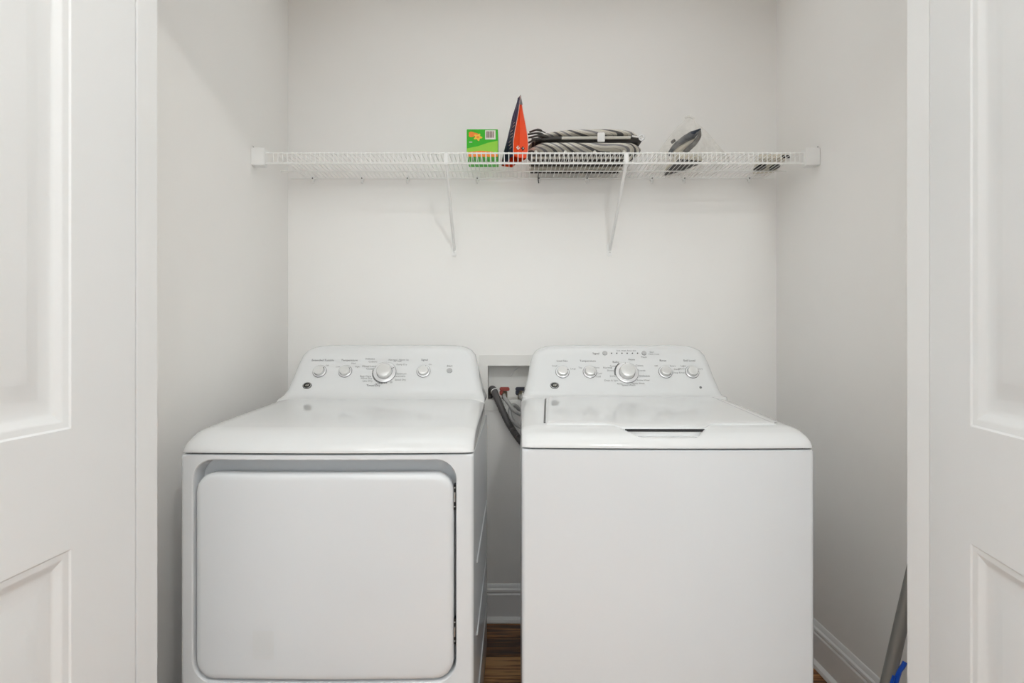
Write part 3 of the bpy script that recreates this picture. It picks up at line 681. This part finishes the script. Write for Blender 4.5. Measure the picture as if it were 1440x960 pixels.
# steam iron in a plastic bag
ir = root('steam_iron', (.645, 2.09, TOP), 'dark navy steam iron standing on the shelf inside a clear plastic bag', 'iron')
tip, heel = Vector((.606, 2.182, TOP)), Vector((.656, 2.012, TOP))
ua = (heel - tip).normalized(); va = Vector((0, 0, 1)).cross(ua) * 1.0; LN = (heel - tip).length
def sole_outline(s, z, k=1.0):
    P_ = []
    for i in range(9):
        u = i / 8; P_.append((u, .052 * (u ** .62)))
    pts = [(u, wv) for u, wv in P_] + [(1.02, .045), (1.02, -.045)] + [(u, -wv) for u, wv in reversed(P_[1:])]
    return [tip + ua * (LN * (.5 + (u - .5) * k) + s) + va * (wv * k) + Vector((0, 0, z)) for u, wv in pts]
obj('soleplate', loft([sole_outline(0, .0006), sole_outline(0, .005)]), 'ironblack', ir)
obj('body', loft([sole_outline(0, .0052, .96), sole_outline(0, .020, .97), sole_outline(.004, .034, .80), sole_outline(.010, .044, .55), sole_outline(.014, .047, .3)]), 'cream', ir)
def iron_tube(pts, rad, n=12, flat_=1.0):
    return tube(smooth_path([tip + ua * u + Vector((0, 0, z)) for u, z in pts], 6), rad, n)
def strand(pts, rad, n=12):
    P_ = smooth_path([(x, y_, TOP + z) for x, y_, z in pts], 6); k = len(pts) - 1
    return tube(P_, [interp([(i / k, r_) for i, r_ in enumerate(rad)], i / (len(P_) - 1)) for i in range(len(P_))], n)
obj('handle', strand([(.586, 2.060, .040), (.606, 2.050, .068), (.638, 2.040, .091), (.668, 2.032, .106), (.696, 2.028, .126)], [.006, .010, .013, .015, .003]), 'navy', ir, label='navy arched handle')
obj('rear_post', strand([(.694, 2.028, .120), (.690, 2.028, .098), (.674, 2.030, .074), (.650, 2.035, .052), (.636, 2.045, .030)], [.004, .008, .009, .010, .012]), 'ironblack', ir)
obj('control_panel', strand([(.602, 2.066, .044), (.630, 2.056, .062), (.660, 2.048, .080), (.684, 2.044, .096)], [.010, .014, .012, .004]), 'cream', ir, label='cream inner body')
obj('dial', lathe([(.009, 0), (.009, .008), (.006, .010)], (.602, 2.045, TOP + .083), (-.6, -.3, .7), 16), 'black', ir)
bg = root('plastic_bag', (.66, 2.08, TOP), 'clear crumpled plastic bag rising to a peak around the iron', 'bag')
bl_ = []
for h, x0, x1, dy in ((0, .520, .800, .100), (.03, .535, .775, .095), (.07, .560, .745, .080), (.11, .592, .722, .060), (.145, .622, .702, .036), (.172, .648, .688, .014), (.188, .656, .680, .004)):
    bl_.append([(x + .006 * noise.noise((x * 20, y_ * 20, h * 30)), min(2.2, y_ + .006 * noise.noise((x * 22 + 5, y_ * 20, h * 25))), TOP + h + (.004 * noise.noise((x * 30, y_ * 30, 3)) if h > 0 else .001)) for x, y_ in rrect((x0 + x1) / 2, 2.085 - .01 * (h / .19), x1 - x0, 2 * dy, .02 * (1 - h / .2), 8, 3)])
obj('bag_film', loft(bl_, False, True), 'film', bg, sharp=0)
obj('tied_corner', tube(smooth_path([(.652, 2.07, TOP + .184), (.668, 2.07, TOP + .190), (.684, 2.07, TOP + .180), (.69, 2.075, TOP + .168)], 4), [.004] * 4 + [.005] * 5 + [.002] * 4, 7), 'film', bg)

# low cream tray, far right
tr = root('small_tray', (.96, 2.09, TOP), 'small low cream plastic tray with two dark round pads, right end of the shelf', 'tray')
tq = [(.895, 2.000), (.995, 1.985), (1.030, 2.165), (.955, 2.180)]
obj('tray_body', loft([[(x, y_, TOP + .0065) for x, y_ in tq], [(x, y_, TOP + .022) for x, y_ in tq]]), 'cream', tr, sharp=20)
for cx_, cy_, r_ in ((.944, 2.095, .0175), (.996, 2.085, .0145)):
    pd = obj('round_pad', lathe([(r_, 0), (r_, .0065)], (cx_, cy_, TOP + .0002), (0, 0, 1), 24, 1.0, 2.3), 'black', tr)
obj('side_latch', box(.975, 1.005, 1.981, 1.987, TOP + .004, TOP + .014, .001), 'black', tr)

# ---------------------------------------------------------------- supply box in the wall, valves and hoses
ob = root('washer_outlet_box', (0, YB, HZ0), 'white recessed plumbing box in the back wall between the machines', 'outlet box')
fr = obj('frame', holed_wall(-.132, .112, .842, 1.066, HX0 + .003, HX1 - .003, HZ0 + .003, HZ1 - .003, YB - .006, YB + .002), 'box', ob, sharp=20)
bi0, bi1, bk_ = HX0 + .003, HX1 - .003, YB + .085
obj('recess', join(box(HX0 + .0005, bi0, YB, bk_, HZ0, HZ1), box(bi1, HX1 - .0005, YB, bk_, HZ0, HZ1), box(bi0, bi1, YB, bk_, HZ1 - .003, HZ1 - .0005), box(bi0, bi1, YB, bk_, HZ0 + .0005, HZ0 + .003), box(HX0, HX1, bk_, bk_ + .004, HZ0, HZ1)), 'box', ob, sharp=0)
obj('rib', tube([(-.008, bk_ - .004, .975), (.034, bk_ - .004, 1.024)], .003, 6), 'streak', ob)  # thin white tube drawing the pale diagonal streak
def valve(cx_, z_, mt_, label):
    r_ = root('shutoff_valve', (cx_, YB + .03, z_), label, 'valve')
    obj('valve_body', join(lathe([(.011, -.02), (.011, .008), (.008, .012)], (cx_, YB + .035, z_ - .012), (0, 0, 1), 16), lathe([(.009, -.01), (.0105, .012), (.0105, .026)], (cx_, YB + .035, z_ - .014), (0, -1, 0), 16)), 'brass', r_)
    obj('handle', join(box(cx_ - .020, cx_ + .020, YB - .002, YB + .020, z_ + .003, z_ + .018, .003), box(cx_ - .020, cx_ - .006, YB - .002, YB + .020, z_ - .014, z_ + .006, .003)), mt_, r_)
    return r_
valve(-.030, .918, 'red', 'red handled water valve in the plumbing box')
v2 = valve(.034, .918, 'navyvalve', 'dark navy handled water valve in the plumbing box, near the washer')
def corrugated(path, r0, amp):
    p = smooth_path(path, 14); return tube(p, [r0 + amp * (i % 2) for i in range(len(p))], 14)
dh = root('drain_hose', (-.07, YB - .02, .86), 'thick dark grey drain hose hooked into the plumbing box', 'hose')
obj('hose', corrugated([(-.092, YB + .050, .893), (-.088, YB + .030, .915), (-.076, YB - .004, .928), (-.058, YB - .045, .895), (-.024, YB - .060, .822), (.006, YB - .065, .770), (.045, YB - .070, .720), (.11, YB - .075, .66)], .0125, .0014), 'drain', dh)
obj('collar', lathe([(.0150, -.0016), (.0156, 0), (.0150, .0016)], (-.070, YB - .018, .922), (.4, -.7, -.6), 20), 'plastic', dh, label='white clamp ring')
h1 = root('supply_hose', (-.03, YB - .01, .88), 'upper grey braided supply hose running from the red valve', 'hose')
obj('hose', tube(smooth_path([(-.030, YB + .006, .904), (-.030, YB - .060, .902), (-.0165, YB - .090, .887), (.0055, YB - .095, .857), (.027, YB - .095, .843), (.06, YB - .095, .828), (.12, YB - .095, .815)], 8), .0078, 12), 'hose', h1)
obj('coupling', lathe([(.011, -.010), (.0118, -.006), (.0118, .006), (.009, .010)], (-.030, YB + .002, .904), (0, -1, 0), 12), 'brass', h1)
h2 = root('supply_hose', (.03, YB - .01, .86), 'lower grey braided supply hose curling behind the washer', 'hose')
obj('hose', tube(smooth_path([(.034, YB + .006, .904), (.036, YB - .030, .897), (.060, YB - .045, .880), (.075, YB - .045, .850), (.050, YB - .050, .835), (.010, YB - .070, .872), (-.006, YB - .085, .862), (-.0065, YB - .095, .836), (.010, YB - .098, .808), (.040, YB - .10, .788), (.09, YB - .10, .772)], 8), .0078, 12), 'hose', h2)
obj('coupling', lathe([(.011, -.010), (.0118, -.006), (.0118, .006), (.009, .010)], (.034, YB + .002, .904), (0, -1, 0), 12), 'brass', h2)

# ---------------------------------------------------------------- mop
mp = root('mop', (.86, 1.36, 0), 'grey tubular mop pole with blue clip leaning on the right closet wall', 'mop')
a_, b_ = Vector((.865, 1.35, .035)), Vector((1.042, 1.35, .80))
obj('pole', tube([a_, b_], .0150, 20), 'pole', mp)
obj('grip', tube([b_ - (b_ - a_).normalized() * .12, b_ + (b_ - a_).normalized() * .0], .0165, 20), 'dark', mp)
dp = (b_ - a_).normalized(); pc = a_ + dp * ((.330 - .035) / dp.z) - Vector((.006, 0, 0)); sidev = Vector((dp.z, 0, -dp.x))
obj('clip', join(tube(smooth_path([pc - dp * .07 + sidev * .016 + Vector((0, -.010, 0)), pc - dp * .03 + sidev * .014 + Vector((0, -.014, 0)), pc - dp * .008 + sidev * .016 + Vector((0, -.014, 0)), pc + dp * .006 + sidev * .023 + Vector((0, -.013, 0)), pc + dp * .016 + sidev * .027 + Vector((0, -.011, 0))], 5), [.006] * 10 + [.0052] * 11, 8),
    tube([pc - dp * .065 + sidev * .002 + Vector((0, -.013, 0)), pc - dp * .02 + sidev * .005 + Vector((0, -.0155, 0))], .004, 8)), 'blue', mp, label='bright blue plastic clip')
obj('mop_head', box(.70, 1.00, 1.30, 1.40, .004, .024, .006), 'pole', mp)
obj('mop_pad', box(.695, 1.005, 1.295, 1.405, .0005, .006, .002), 'whitep', mp)
obj('swivel', lathe([(.02, 0), (.018, .015), (.010, .022)], (.865, 1.35, .022), (0, 0, 1), 14), 'blue', mp)
